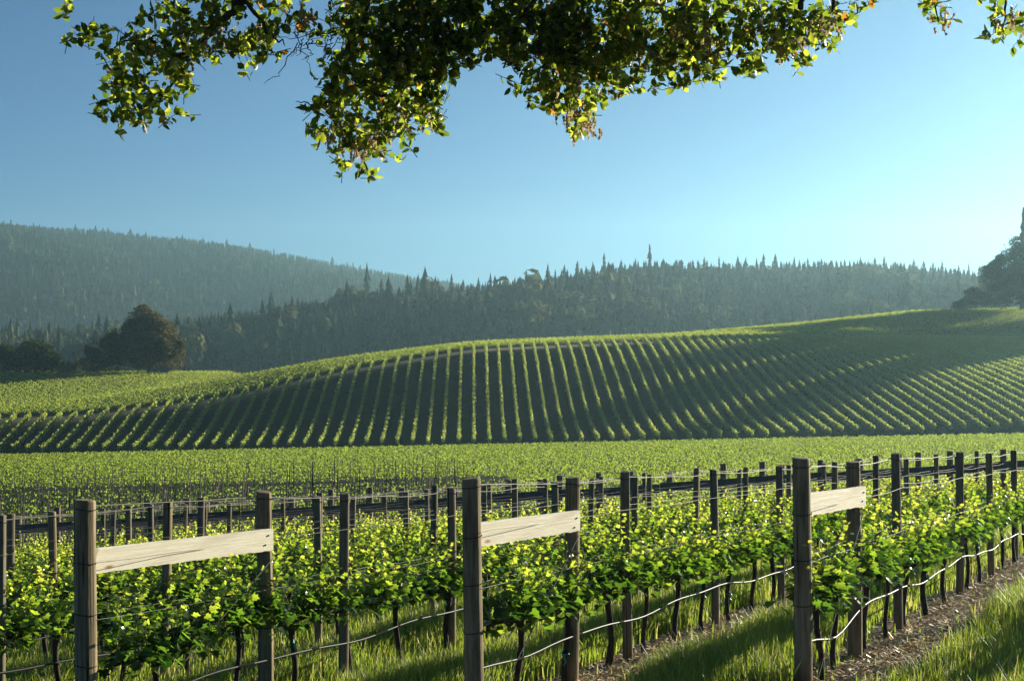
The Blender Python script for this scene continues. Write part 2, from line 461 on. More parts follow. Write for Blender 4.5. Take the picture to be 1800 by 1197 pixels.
def forest(name, f, x0, x1, y0, y1, step, hlo, hhi, label, view, broad=.22, seed=3):
    g = np.random.default_rng(seed)
    xs = np.arange(x0, x1, step); ys = np.arange(y0, y1, step)
    X, Y = np.meshgrid(xs, ys); X = X + g.uniform(-.5, .5, X.shape) * step; Y = Y + g.uniform(-.5, .5, Y.shape) * step
    X, Y = X.ravel(), Y.ravel()
    k = view(X, Y); X, Y = X[k], Y[k]
    Z = f(X, Y) - .3
    clump = .5 + .5 * np.sin(X * .045 + np.sin(Y * .03) * 2) * np.sin(Y * .05 + 1.3)
    kind = g.uniform(size=len(X)); br = kind < broad * (.4 + 1.2 * clump)
    h = g.uniform(hlo, hhi, len(X)) * (.8 + .4 * clump)
    tint = np.clip(g.beta(2, 3, len(X)) * .75 + .25 * clump, 0, 1); tint = np.where(g.uniform(size=len(X)) < .05, 1.0, tint)
    h = h * np.where(g.uniform(size=len(X)) < .12, 1.3, 1) * np.where(np.sin(X * .09 + 1) * np.sin(Y * .08 + X * .03) < -.72, .45, 1)
    h = np.where(Y > y1 - .45 * (y1 - y0), np.minimum(h, hlo + 3.0), h)          # lower, denser growth along the crest
    mb = MB(); pick = g.integers(0, 5, len(X)); pb = g.integers(0, 3, len(X))
    P = np.stack([X, Y, Z], -1); rot = rz_mats(g.uniform(0, 6.28, len(X)))
    for i, (TV, TF) in enumerate(CON):
        s = (~br) & (pick == i); scatter(mb, TV, TF, P[s], rot[s], h[s], 0, tint[s])
    for i, (TV, TF) in enumerate(BRO):
        s = br & (pb == i); scatter(mb, TV, TF, P[s], rot[s], h[s] * .78, 0, np.clip(tint[s] * .8 + .15 + .35 * clump[s], 0, 1))
    o = mb.build(name, M_conifer); tag(o, label, None, None, "stuff"); return o
inview = lambda X, Y: np.abs(X) < .40 * Y + 25
forest("forest", ridge_f, -420, 420, 530, 858, 7.6, 11, 20, "dense mixed conifer forest covering the nearer ridge", inview, .42, 3)
forest("forest", mount_f, -850, 330, 1080, 1815, 8.6, 12, 19, "dense hazy conifer forest covering the far mountain", lambda X, Y: (np.abs(X) < .40 * Y + 25) & (X < 330), .18, 4)

SKY_R = [(645, 460), (735, 479), (770, 487), (794, 480), (814, 490), (841, 486), (862, 478), (889, 482), (905, 486), (925, 472), (944, 482), (963, 461), (976, 472), (992, 464), (1015, 457), (1030, 466), (1042, 458), (1062, 443), (1078, 461),
         (1092, 455), (1117, 453), (1142, 428), (1166, 453), (1187, 456), (1214, 468), (1238, 450), (1250, 460), (1264, 449), (1283, 462), (1297, 448), (1311, 451), (1330, 452), (1342, 445), (1363, 444), (1378, 460), (1396, 449), (1405, 455), (1420, 452), (1444, 453), (1470, 456),
         (1485, 455), (1512, 448), (1526, 456), (1538, 450), (1554, 448), (1573, 457), (1590, 460), (1606, 454), (1624, 457), (1640, 458), (1656, 455), (1685, 464), (1703, 461), (1722, 466)]
CM = [MB().add(v, f, 0, .3 + .08 * i).mesh("skyline_conifer", M_conifer) for i, (v, f) in enumerate(CON)]
TALL = conifer(77, .5, 13, 8, .10, .03)
TALLM = MB().add(*TALL, 0, .3).mesh("tall_conifer", M_conifer)
tall_i = [i for i, q in enumerate(SKY_R) if q[0] == 1142][0]
for i, (px, py) in enumerate(SKY_R):
    Y = 846.0 + random.uniform(-6, 6)
    p = at(px, py, Y); zg = float(ridge_f(np.array(p[0]), np.array(Y))) - .5
    h = max(p[2] - zg, 9.0)
    is_t = (px == 1142)
    me = TALLM if is_t else CM[i % 5]
    o = bpy.data.objects.new("tall_conifer" if is_t else "skyline_conifer", me); COL.objects.link(o)
    o.location = (p[0], Y, zg); wd = h * random.uniform(.7, 1.1); o.scale = (wd, wd, h); o.rotation_euler.z = random.uniform(0, 6)
    if is_t: lab = "tallest narrow conifer standing clear above the nearer ridge skyline"
    else:
        k = abs(i - tall_i); lab = f"skyline conifer on the nearer ridge, {ordinal(k)} {'right' if i > tall_i else 'left'} of the tallest narrow one"
    tag(o, lab, "conifer tree", "conifers along the nearer ridge skyline")
g2 = random.Random(5); px = -10.0; i = 0
while px < 790:
    Y = 1796.0; py = np.interp(px, [p[0] for p in MOUNT], [p[1] for p in MOUNT])
    p = at(px, py, Y); zg = float(mount_f(np.array(p[0]), np.array(Y))) - .5; h = g2.uniform(11, 22)
    o = bpy.data.objects.new("skyline_conifer", CM[i % 5]); COL.objects.link(o)
    o.location = (p[0], Y, zg); wd = h * g2.uniform(.9, 1.3); o.scale = (wd, wd, h); o.rotation_euler.z = g2.uniform(0, 6)
    i += 1
    tag(o, f"small hazy conifer on the far mountain skyline, {ordinal(i)} from its left end", "conifer tree", "conifers along the far mountain skyline")
    px += g2.uniform(9, 17)

# ------------------------------------------------------------------ leaf templates
LEAF_GRAPE_V = np.array([(0, .42, -.05), (0, 0, 0), (.26, -.10, .06), (.50, .16, .10), (.34, .34, .05), (.46, .66, .10), (.20, .66, .02), (0, 1.0, -.06),
                         (-.20, .66, .02), (-.46, .66, .10), (-.34, .34, .05), (-.50, .16, .10), (-.26, -.10, .06)], float)
LEAF_GRAPE_F = np.array([(0, i, i + 1) for i in range(1, 12)] + [(0, 12, 1)])
LEAF_OVAL_V = np.array([(0, 0, 0), (.27, .28, .06), (.29, .62, .06), (0, 1, -.04), (-.29, .62, .06), (-.27, .28, .06), (0, .5, -.03)], float)
LEAF_OVAL_F = np.array([(6, i, (i + 1) % 6) for i in range(6)])
CLUMP_V = np.array([(0, -.5, 0), (.42, -.12, .08), (.30, .38, -.05), (-.12, .5, .06), (-.45, .10, -.06)], float)
CLUMP_F = np.array([(0, 1, 2), (0, 2, 3), (0, 3, 4)])

# ------------------------------------------------------------------ hill vine rows (each row one object), field foliage, stakes
def clumps(mb, P, size, g, t0=.2, t1=.9):
    scatter(mb, CLUMP_V, CLUMP_F, P, rand_rot(len(P), g), size, 0, g.uniform(t0, t1, len(P)))
g = np.random.default_rng(21)
HILL_X = np.arange(-84, 142, 2.13)
DXH = (830 - 900) / 2400.0
n_row = 0
for x0 in HILL_X:
    xs0 = x0 - DXH * 187            # plan: X = xs0 + DXH*Y ; passes x0 at the foot of the hill
    Ye = 200.0
    for _ in range(6): Ye = float(Zt_f(xs0 + DXH * Ye)) - 2.5
    Ys = 188.5 + g.uniform(-1, 1)
    n = int((Ye - Ys) * 100)
    if n < 40: continue
    y = g.uniform(Ys, Ye, n)
    gap = np.sin(y * 1.7 + x0) + np.sin(y * .63 + 2 * x0)
    y = y[gap > -1.93]; n = len(y)
    vx = g.normal(0, .11, n); hh = .4 + .95 * g.beta(1.8, 1.5, n) + .08 * np.sin(y * 3.3 + x0 * 5)
    X = xs0 + DXH * y + vx; Z = ground_z(X, y) + hh
    if np.max(np.abs(X) / y) < 0 : continue
    vis = np.abs(X) < .40 * y + 4
    if vis.sum() < 30: continue
    ox, oy = xs0 + DXH * Ys, Ys; oz = gz(ox, oy)
    mb = MB(); clumps(mb, np.stack([X - ox, y - oy, Z - oz], -1)[vis], g.uniform(.14, .26, n)[vis], g, .1, 1)
    # thin stems under the canopy
    ny_ = np.arange(Ys + .4, Ye, 1.2); sx = xs0 + DXH * ny_
    k = np.abs(sx) < .4 * ny_ + 4
    if k.sum() > 0:
        ny_, sx = ny_[k], sx[k]
        sv = np.array([(-.03, 0, 0), (.03, 0, 0), (.03, 0, 1), (-.03, 0, 1), (0, -.03, 0), (0, .03, 0), (0, .03, 1), (0, -.03, 1)], float); sf = np.array([(0, 1, 2, 3), (4, 5, 6, 7)])
        scatter(mb, sv, sf, np.stack([sx - ox, ny_ - oy, ground_z(sx, ny_) - oz], -1), rz_mats(np.zeros(len(sx))), .8, 1)
    root = mb.build("vine_row", [M_hillvine, M_stake], None, False, (ox, oy, oz))
    n_row += 1
    tag(root, f"trellised vine row running up the hill face, {ordinal(n_row)} from the hill's left end", "vine row", "vine rows running up the hill face")

def rows_field(name, label, rows, step_leaf, size, hgt, m, g, wig=.12, t0=.1, t1=1):
    """rows: list of (x0,y0,x1,y1)"""
    mb = MB(); PP, SS = [], []
    for (x0, y0, x1, y1) in rows:
        L = math.hypot(x1 - x0, y1 - y0); d = .5 * (y0 + y1); n = int(L * step_leaf(d))
        if n < 1: continue
        t = g.uniform(0, 1, n); X = x0 + (x1 - x0) * t; Y = y0 + (y1 - y0) * t
        X = X + g.normal(0, wig, n); Y = Y + g.normal(0, wig, n)
        k = np.abs(X) < .40 * Y + 3; X, Y = X[k], Y[k]; n = len(X)
        lump = .75 + .25 * np.sin(X * 4.1 + Y) * np.sin(X * 1.3 + 2 * Y)
        Z = ground_z(X, Y) + .25 + hgt * g.beta(2, 1.6, n) * lump
        PP.append(np.stack([X, Y, Z], -1)); SS.append(g.uniform(.7, 1.3, n) * size(d))
    P = np.concatenate(PP); S = np.concatenate(SS)
    scatter(mb, CLUMP_V, CLUMP_F, P, rand_rot(len(P), g), S, 0, g.uniform(t0, t1, len(P)))
    o = mb.build(name, m); tag(o, label, None, None, "stuff"); return o
# flat field between the near block and the hill foot: rows run across
rows = []
y = 44.0
while y < 180:
    xl = -.41 * y if y > 86 else -.02 * y + 1.5
    skew = .012
    rows.append((xl, y - skew * xl * 0, .41 * y, y)); y += 2.3 if y < 110 else 2.6
rows_field("vineyard_foliage", "flat bright green vineyard at the foot of the hill", rows, lambda d: 50 if d < 86 else 36, lambda d: .065 + .0006 * d, .5, M_field, np.random.default_rng(31), .12, -.2, .6)
# strip between the face edge and the skyline of the hill (rows follow the contour)
rows = []
for f in np.linspace(0, 1.08, 30):
    for xa in np.arange(-100, 190, 6.0):
        ya = Zt_f(xa) + 4 + (Zc_f(xa) - Zt_f(xa) - 4) * f; yb = Zt_f(xa + 6) + 4 + (Zc_f(xa + 6) - Zt_f(xa + 6) - 4) * f
        dens = (Zc_f(xa) - Zt_f(xa)) / 30.0
        if dens < 1.6 and (int(round(f * 27)) % 2): continue
        rows.append((xa, ya, xa + 6, yb))
rows_field("vineyard_foliage", "sunlit vineyard strip along the crown of the hill", rows, lambda d: 34, lambda d: .19, .9, M_field, np.random.default_rng(32), .2)
rows = [(-150, yy, -45, yy) for yy in np.arange(226, 300, 2.4)]
rows = []
for yy in np.arange(222, 300, 2.4):
    xs = np.arange(-150, -30, 5.0)
    for xa in xs:
        if yy > Zc_f(xa) + 5 + (2.5 if xa > -90 else 0): rows.append((xa, yy, xa + 5, yy))
rows_field("vineyard_foliage", "level green vineyard below the big round tree", rows, lambda d: 42, lambda d: .16, .8, M_field, np.random.default_rng(33), .2)

# young block with bare stakes
stake_mb = MB(); add_tube(stake_mb, [(0, 0, -.2), (.004, 0, .9), (0, .004, 1.9)], [.021, .020, .017], 5)
box(stake_mb, -.03, .03, -.03, .03, 0, .35)
stake_me = stake_mb.mesh("vine_stake", M_stake)
g3 = random.Random(9); ys = [44.0, 48.2, 52.4, 56.8, 61.4, 66.2, 71.2, 76.4, 81.6, 86.0]
for r, yy in enumerate(ys):
    xl, xr = -.392 * yy, -.03 * yy; step = .92 if r < 3 else (1.0 if r < 6 else 1.25)
    x = xl; k = 0
    wpts = []
    while x < xr:
        xx, y2 = x + g3.uniform(-.12, .12), yy + g3.uniform(-.15, .15)
        o = bpy.data.objects.new("vine_stake", stake_me); COL.objects.link(o)
        o.location = (xx, y2, gz(xx, y2)); o.rotation_euler = (g3.uniform(-.05, .05), g3.uniform(-.05, .05), g3.uniform(0, 6)); o.scale = (1, 1, g3.uniform(.8, 1.08))
        k += 1
        tag(o, f"thin dark stake, {ordinal(k)} from left in the {ordinal(r + 1)} line beyond the plank rail", "stake", "stakes in the bare young vine block")
        x += step
    for hgt in (.75, 1.45):
        xs = np.arange(xl - .5, xr + .6, 2.0)
        P = np.stack([xs, np.full_like(xs, yy), ground_z(xs, np.full_like(xs, yy)) + hgt], -1)
        m2 = MB(); V, F = tube(P - P[0], .006, 4); m2.add(V, F)
        o = m2.build("trellis_wire", M_darkwire, None, True, tuple(P[0]))
        tag(o, f"{'lower' if hgt < 1 else 'upper'} dark wire strung through the {ordinal(r + 1)} line of bare stakes beyond the rail", "wire", "wires of the bare young vine block")
# sparse low weeds in the young block
gg = np.random.default_rng(41); n = 9000
Y = gg.uniform(42, 88, n); X = gg.uniform(-.40, -.005, n) * Y
mb = MB(); clumps(mb, np.stack([X, Y, ground_z(X, Y) + gg.uniform(0, .22, n)], -1), gg.uniform(.06, .18, n), gg, 0, .3)
tag(mb.build("weeds", M_field), "low weeds and small young vines on the bare stake block", None, None, "stuff")

# ------------------------------------------------------------------ trees on the plain and on the hill
def leaf_tree(name, loc, lobes, n, size, m, label, trunk_h, trunk_r, cat="tree", seed=1, group=None, limbs=None, t0=0, t1=1, shell=.55):
    g = np.random.default_rng(seed)
    root = empty(name, loc)
    L0 = np.array(lobes, float); subs = []
    for q in L0:
        for _ in range(9):
            dd = g.normal(size=3); dd /= np.linalg.norm(dd); dd[2] = abs(dd[2]) * .8 + dd[2] * .2; f = g.uniform(.22, .40)
            subs.append(np.concatenate([q[:3] + dd * q[3:] * .86, q[3:] * f]))
    L = np.concatenate([L0, np.array(subs)]); vol = L[:, 3] * L[:, 4] * L[:, 5]; pr = vol ** .6; pr[:len(L0)] *= .55; pr /= pr.sum()
    k = g.choice(len(L), n, p=pr)
    d = g.normal(size=(n, 3)); d /= np.linalg.norm(d, axis=1)[:, None]
    rr = shell + (1.06 - shell) * g.uniform(0, 1, n) ** .6
    bump = 1 + .26 * np.sin(d[:, 0] * 7 + k * 2.1) * np.sin(d[:, 2] * 6 + k) * np.sin(d[:, 1] * 7 + 1.7 * k)
    P = L[k, :3] + d * L[k, 3:] * (rr * bump)[:, None]
    P[:, 2] = np.maximum(P[:, 2], .15)
    mb = MB(); scatter(mb, CLUMP_V, CLUMP_F, P, rand_rot(n, g), g.uniform(.6, 1.3, n) * size, 0, np.clip(g.normal(.42, .16, n) + .22 * np.sin(k * 1.7), t0, t1))
    mb.build("crown", m, root)
    tm = MB()
    add_tube(tm, [(0, 0, -.5), (.05 * trunk_h, 0, trunk_h * .4), (-.02 * trunk_h, .03 * trunk_h, trunk_h)], [trunk_r * 1.25, trunk_r, trunk_r * .6], 8)
    for q in (limbs if limbs is not None else range(min(6, len(L0)))):
        c = L[q, :3]; s = np.array([0, 0, trunk_h * (.55 + .08 * (q % 4))])
        add_tube(tm, [s, s * .45 + c * .55 + np.array([0, 0, -.3]), c], [trunk_r * .55, trunk_r * .35, trunk_r * .12], 6)
    tm.build("trunk", M_trunk, root, True)
    tag(root, label, cat, group); return root
def ground_at(px, Y):
    x = (px - 900) / 2400 * Y; return (x, Y, gz(x, Y))
m290 = 290 / 2400.0
leaf_tree("round_tree", ground_at(262, 291), [(0, 0, 6.4, 5.4, 5.5, 5.2), (-.8, 0, 9.8, 4.6, 4.4, 4.0), (3.2, 0, 5.0, 4.0, 4.5, 4.0), (-3.2, .5, 5.6, 3.4, 4, 4.2), (2.4, -1, 8.6, 3.6, 3.6, 3.2), (4.6, 1, 3.6, 2.8, 3.4, 2.7), (-2.8, 0, 8.6, 3.0, 3.4, 3.2), (5.2, 0, 6.0, 2.0, 2.2, 2.2), (-1, -3.5, 4, 3, 2.6, 2.6), (2.5, -4, 6.5, 2.4, 2, 2)],
          24000, .46, M_olive, "big rounded olive-green tree standing alone at the far edge of the level vineyard", 4.2, .55, "tree", 51, None, None, 0, 1, .7)
leaf_tree("bay_tree", ground_at(184, 293), [(0, 0, 4.2, 4.0, 4, 4.0), (-2.2, 0, 2.6, 2.6, 3, 2.6), (2.4, 0, 6.0, 3.2, 3, 3.4), (1, 0, 2.5, 4, 3, 2.5)],
          5000, .55, M_tree, "darker green low tree pressed against the left side of the big round tree", 3, .3, "tree", 52)
leaf_tree("oak_tree", ground_at(62, 291), [(0, 0, 4.0, 3.8, 3.5, 3.4), (2.6, 0, 3.2, 2.6, 3, 2.9), (-2.4, 0, 3.0, 3, 3, 2.8), (.3, 0, 2, 5, 3, 2)],
          6000, .5, M_tree, "dark domed oak left of the big round tree", 2.6, .3, "tree", 53)
leaf_tree("oak_tree", ground_at(8, 293), [(0, 0, 3.0, 3.4, 3, 3.0), (-3.5, 0, 3.6, 3.6, 3, 3.3), (2, 0, 1.8, 2, 3, 1.8)],
          4500, .5, M_tree, "lower dark oak at the plain's edge, left of the domed oak", 2.4, .3, "tree", 54)
leaf_tree("shrub", ground_at(115, 286), [(0, 0, 1.5, 1.5, 1.5, 1.6), (-.9, 0, 1.1, 1.1, 1, 1.2), (.8, 0, .8, 1.1, 1, .9)],
          1500, .32, M_field, "small light green shrub at the foot of the domed oak", 1, .08, "shrub", 55, None, None, .3, .9)
leaf_tree("dry_bush", ground_at(140, 296), [(0, 0, 1.6, 1.8, 1.5, 1.8), (1.5, 0, 1.1, 1.3, 1, 1.2)],
          900, .4, M_olive, "brownish bush between the domed oak and the dark green low tree", 1, .08, "shrub", 56)
# shed under the round tree
sx, sy, sz = ground_at(283, 286)
sh = empty("shed", (sx, sy, sz), .25)
w_ = MB(); box(w_, -1.5, 1.5, -1, 1, -.4, 1.05); w_.add([(-1.5, -1, 1.05), (1.5, -1, 1.05), (1.5, 1, 1.05), (-1.5, 1, 1.05), (-1.5, 0, 1.5), (1.5, 0, 1.5)], [(0, 4, 3)], 0); w_.build("wall", M_white, sh)
r_ = MB(); r_.add([(-1.7, -1.25, .97), (1.7, -1.25, .97), (1.7, 0, 1.58), (-1.7, 0, 1.58), (1.7, 1.25, .97), (-1.7, 1.25, .97), (-1.7, -1.25, .9), (1.7, -1.25, .9), (1.7, 0, 1.5), (-1.7, 0, 1.5), (1.7, 1.25, .9), (-1.7, 1.25, .9)],
               [(0, 1, 2, 3), (3, 2, 4, 5), (6, 9, 8, 7), (9, 11, 10, 8), (0, 6, 7, 1), (4, 10, 11, 5), (0, 3, 9, 6), (3, 5, 11, 9), (1, 7, 8, 2), (2, 8, 10, 4)]); r_.build("roof", M_shedroof, sh)
d_ = MB(); box(d_, -.35, .35, -1.03, -1.002, -.3, .85); d_.build("door", M_shedroof, sh)
tag(sh, "tiny pale shed at the foot of the big round tree", "shed")

# oak and conifers on the shoulder of the hill (right)
def hill_at(px, Y): return ground_at(px, Y)
leaf_tree("hill_oak", hill_at(1796, 396), [(0, 0, 9, 8, 8, 5.0), (-6.5, 0, 6.4, 5.5, 5, 3.2), (-12, 1, 3.6, 4.5, 4, 2.2), (-16, 0, 1.9, 3.4, 3, 1.6), (-4.5, 0, 12.2, 5.0, 5, 3.4), (2.5, 1, 17.5, 6, 6, 4.2), (-2.2, 0, 15.2, 4.6, 5, 3.2), (-9, 0, 12.2, 2.6, 3, 1.5), (-9.5, -1, 9.4, 3.4, 4, 2.0), (-7, 0, 2.2, 4.5, 4, 1.6), (6, 0, 8, 7, 6, 5), (-14, 0, 5.6, 2.6, 3, 1.2), (-2, -2, 4, 5, 4, 2.2), (-.5, 0, 17.4, 3, 3, 1.8), (-6.8, 0, 13.6, 2.2, 2.4, 1.3), (-18.3, 0, 1.2, 1.8, 2, 1.0)],
          34000, .46, M_tree, "wide spreading dark oak on the shoulder of the hill", 7, .6, "tree", 61, None, range(16), 0, .8, .5)
def big_conifer(loc, h, w, seed, label, n=12000):
    g = np.random.default_rng(seed); root = empty("tall_fir", loc)
    t = g.uniform(.1, 1, n) ** .8; tier = .5 + .5 * np.sin(t * 62 + g.uniform(0, 1))
    lob = .75 + .25 * np.sin(g.integers(0, 9, n) * 2.3)
    a = g.uniform(0, 6.283, n); r = w * (1 - t) ** .8 * (.45 + .55 * tier) * lob * g.uniform(.2, 1, n) ** .5 * (.8 + .3 * np.sin(a * 3 + t * 17)) + .1
    P = np.stack([r * np.cos(a), r * np.sin(a), t * h - .18 * r], -1)
    mb = MB(); scatter(mb, CLUMP_V, CLUMP_F, P, rand_rot(n, g), g.uniform(.4, .9, n) * (1.7 if w > 5.5 else 1), 0, g.uniform(0, .5, n)); mb.build("crown", M_conifer, root)
    tm = MB(); add_tube(tm, [(0, 0, -.5), (0, 0, h * .5), (0, 0, h * .97)], [.5, .3, .04], 8); tm.build("trunk", M_trunk, root, True)
    tag(root, label, "conifer tree"); return root
pt = at(1800, 366, 402)
zz = gz(pt[0], 402)
big_conifer((pt[0], 402, zz), pt[2] - zz, 4.2, 71, "tall dark fir rising behind the spreading hill oak")
GROVE = ["broad tree just right of the spreading hill oak", "second broad tree right of the spreading hill oak", "tallest tree at the downhill end of the hilltop grove", "tree at the back of the hilltop grove", "lowest tree of the grove, below its tallest tree"]
for i, (x, y, h, w) in enumerate([(178, 396, 34, 11.5), (187, 384, 42, 12.5), (195, 371, 42, 12), (185, 403, 38, 11), (203, 357, 40, 10.5)]):
    leaf_tree("grove_tree", (x, y, gz(x, y)), [(0, 0, .30 * h, w, w, .28 * h), (w * .3, 0, .55 * h, w * .85, w * .8, .24 * h), (-w * .3, w * .2, .62 * h, w * .75, w * .8, .2 * h), (0, 0, .8 * h, w * .62, w * .6, .2 * h)],
              13000, 1.3, M_tree, GROVE[i], h * .3, .7, "tree", 72 + i, "trees of the hilltop grove", None, 0, .9, .4)

# ------------------------------------------------------------------ near block: posts, beams, wires, hose, vines
DIR = np.array([ROW_DX, 1.0, 0]) / math.hypot(ROW_DX, 1); NRM = np.array([DIR[1], -DIR[0], 0]); ANG = math.atan2(DIR[1], DIR[0])
def row_c(k): return {3: -3.82, 2: -6.45, 1: -9.2}.get(k, -9.2 - 2.69 * (1 - k) if k < 1 else -3.82 + 2.69 * (k - 3))
Y_FAR = 37.6
def rp(k, Y, off=0.0):
    x = row_c(k) + ROW_DX * Y; return np.array([x + NRM[0] * off, Y + NRM[1] * off, gz(x, Y)])
ROWN = {3: "rightmost braced row", 2: "middle braced row", 1: "leftmost braced row", 4: "row beyond the right grass aisle"}
for k in range(0, -9, -1): ROWN[k] = f"{ordinal(1 - k)} row behind the leftmost braced row"

def post_mesh(r, h, seed, m, name):
    g = np.random.default_rng(seed); n = 20
    zs = np.array([-.3, 0, .3, .7, 1.1, 1.5, h - .03, h - .012, h]); k = len(zs)
    th = np.arange(n) * 2 * np.pi / n
    rr = r * (1 + .035 * np.sin(th * 2 + g.uniform(0, 6)) + .02 * g.normal(size=n))
    V = []
    for i, z in enumerate(zs):
        f = (1.06 - .05 * max(z, 0) / h) * (.93 if i == k - 1 else 1)
        V += [(f * q * math.cos(a) + .004 * math.sin(z * 3 + seed), f * q * math.sin(a), z + (.006 * math.sin(a + seed) if i >= k - 2 else 0)) for a, q in zip(th, rr)]
    V.append((0, 0, h + .002))
    F4 = [(i * n + j, i * n + (j + 1) % n, (i + 1) * n + (j + 1) % n, (i + 1) * n + j) for i in range(k - 1) for j in range(n)]
    F3 = [((k - 1) * n + j, (k - 1) * n + (j + 1) % n, k * n) for j in range(n)]
    mb = MB(); V = np.array(V); mb.add(V, F4)
    mb.add(V[-(n + 1):], [(j, (j + 1) % n, n) for j in range(n)])
    return mb.mesh(name, m, False)
def ring(r, z, rad=.004):
    th = np.linspace(0, 2 * np.pi, 21); return tube(np.stack([r * np.cos(th), r * np.sin(th), z + .01 * np.sin(th)], -1), rad, 5)
END_ME = [post_mesh(.079, 2.0, 5 + s, M_post, "end_post") for s in range(3)]
BR_ME = [post_mesh(.071, 2.0, 15 + s, M_post, "brace_post") for s in range(2)]
LINE_ME = [post_mesh(.049, 2.0, 25 + s, M_greypost if s != 1 else M_post, "line_post") for s in range(3)]
RING_ME = {}
for nm, r in (("end", .084), ("line", .053)):
    mb = MB()
    for z in ((1.93, 1.52, 1.13, .74) if nm == "end" else (1.93, 1.12)):
        V, F = ring(r, z); mb.add(V, F)
    RING_ME[nm] = mb.mesh("wire_wrap", M_darkwire, True)
def put_post(k, Y, h, kind, i, label):
    p = rp(k, Y)
    me = {"end": END_ME[i % 3], "brace": BR_ME[i % 2], "line": LINE_ME[i % 3]}[kind]
    o = bpy.data.objects.new({"end": "end_post", "brace": "brace_post", "line": "line_post"}[kind], me); COL.objects.link(o)
    o.location = p; o.scale = (1, 1, h / 2.0)
    tilt = .018 if kind != "brace" else .02
    o.rotation_euler = (random.uniform(-tilt, tilt), random.uniform(-tilt, tilt), random.uniform(0, 6.28))
    w = bpy.data.objects.new("wire_wrap", RING_ME["line" if kind == "line" else "end"]); COL.objects.link(w); w.parent = o
    tag(o, label, "post", "wooden trellis posts of the near vine block"); return o
POSTS = {1: [(10.97, 2.09, "end"), (12.99, 2.04, "brace"), (14.11, 1.96, "line"), (16.06, 1.92, "line")],
         2: [(11.6, 2.05, "end"), (13.27, 1.98, "brace"), (14.5, 1.99, "line"), (16.96, 1.93, "line")],
         3: [(12.07, 2.04, "end"), (13.7, 1.945, "brace"), (15.46, 1.99, "line"), (18.9, 1.95, "line")],
         4: [(12.6, 2.0, "end"), (14.3, 1.95, "brace")],
         0: [(13.18, 1.98, "line"), (15.2, 1.98, "line")], -1: [(16.9, 1.95, "line")]}
rowposts = {}
def y_enter(k):   # where the row comes into view
    c = row_c(k); 
    return c / (-.385 - ROW_DX)
for k in range(4, -9, -1):
    L = list(POSTS.get(k, []))
    if not L: L = [(max(y_enter(k), 11.0) + .4, 1.95, "line")]
    ylast = 27.0 if k == 3 else (20.0 if k == 4 else Y_FAR - 3.0)
    while L[-1][0] + 2.6 < ylast:
        L.append((L[-1][0] + 2.45 + random.uniform(-.12, .12), 1.95 + random.uniform(-.05, .06), "line"))
    rowposts[k] = L
    for i, (Y, h, kd) in enumerate(L):
        what = {"end": "thick weathered end post at the near end of the", "brace": "thick grey brace post joined by a plank in the", "line": f"slim weathered line post, {ordinal(i + 1)} along the"}[kd]
        put_post(k, Y, h, kd, i + abs(k), f"{what} {ROWN[k]}")

# plank braces between end post and brace post
def beam(k, y0, y1, za, zb, hgt, thick, label, ragged=False, mitre=False, off0=-.06, off1=.11):
    a = rp(k, y0) + DIR * .075 + NRM * off0; b = rp(k, y1) - DIR * .065 + NRM * off1
    a[2], b[2] = za, zb
    L = np.linalg.norm((b - a)[:2]); ang = math.atan2(b[1] - a[1], b[0] - a[0]); sl = (zb - za) / L
    n = 40; xs = np.linspace(0, L, n); g = np.random.default_rng(91 + k)
    top = hgt / 2 + .004 * g.normal(size=n).cumsum() * .2; bot = -hgt / 2 + .003 * g.normal(size=n)
    if ragged: bot = bot + np.abs(np.sin(xs * 17 + 2 * np.sin(xs * 5))) * .016 * (xs / L) + g.uniform(0, .014, n) * (xs / L)
    V = []
    for y_ in (-thick / 2, thick / 2):
        for i, x in enumerate(xs):
            V.append((x + (.085 if (mitre and i == 0) else 0), y_, top[i] + sl * x)); V.append((x, y_, bot[i] + sl * x))
    F = []
    for i in range(n - 1):
        q = 2 * i; r = 2 * n + q
        F += [(q, q + 1, q + 3, q + 2), (r, r + 2, r + 3, r + 1), (q, q + 2, r + 2, r), (q + 1, r + 1, r + 3, q + 3)]
    F += [(0, 2 * n, 2 * n + 1, 1), (2 * n - 2, 2 * n - 1, 4 * n - 1, 4 * n - 2)]
    o = MB().add(V, F).build("brace_plank", M_beam, None, False, tuple(a), ang)
    for bx_ in (L - .07, L - .11):
        bm2 = MB(); add_tube(bm2, [(bx_, -thick / 2 - .007, sl * bx_ + (.04 if bx_ > L - .09 else -.045)), (bx_, -thick / 2 + .002, sl * bx_ + (.04 if bx_ > L - .09 else -.045))], .008, 8)
        bm2.build("bolt", M_darkwire, o)
    tag(o, label, "plank", "pale plank braces between the near posts"); return o
def zpix(k, Y, py): return at(0, py, Y)[2]
beam(1, 10.97, 12.99, zpix(1, 11.0, 988), zpix(1, 13, 944.5), .205, .045, "pale sawn plank nailed between end post and brace post of the leftmost braced row", False, True)
beam(2, 11.6, 13.27, zpix(2, 11.65, 942), zpix(2, 13.3, 914), .205, .045, "bright plank with ragged lower edge bracing the middle braced row", True)
beam(3, 12.07, 13.7, zpix(3, 12.1, 890), zpix(3, 13.75, 869), .20, .045, "short bright plank bracing the rightmost braced row")
# small metal plate on brace post of leftmost row
p = rp(1, 12.99); pp = at(462, 1089, 12.9)
t_ = MB(); box(t_, -.03, .03, -.006, 0, -.03, .03); o = t_.build("metal_plate", M_tag, None, False, (pp[0], pp[1] - .02, pp[2])); o.rotation_euler = (0, R(45), 0)
tag(o, "small square metal plate fixed to the brace post of the leftmost braced row", "plate")

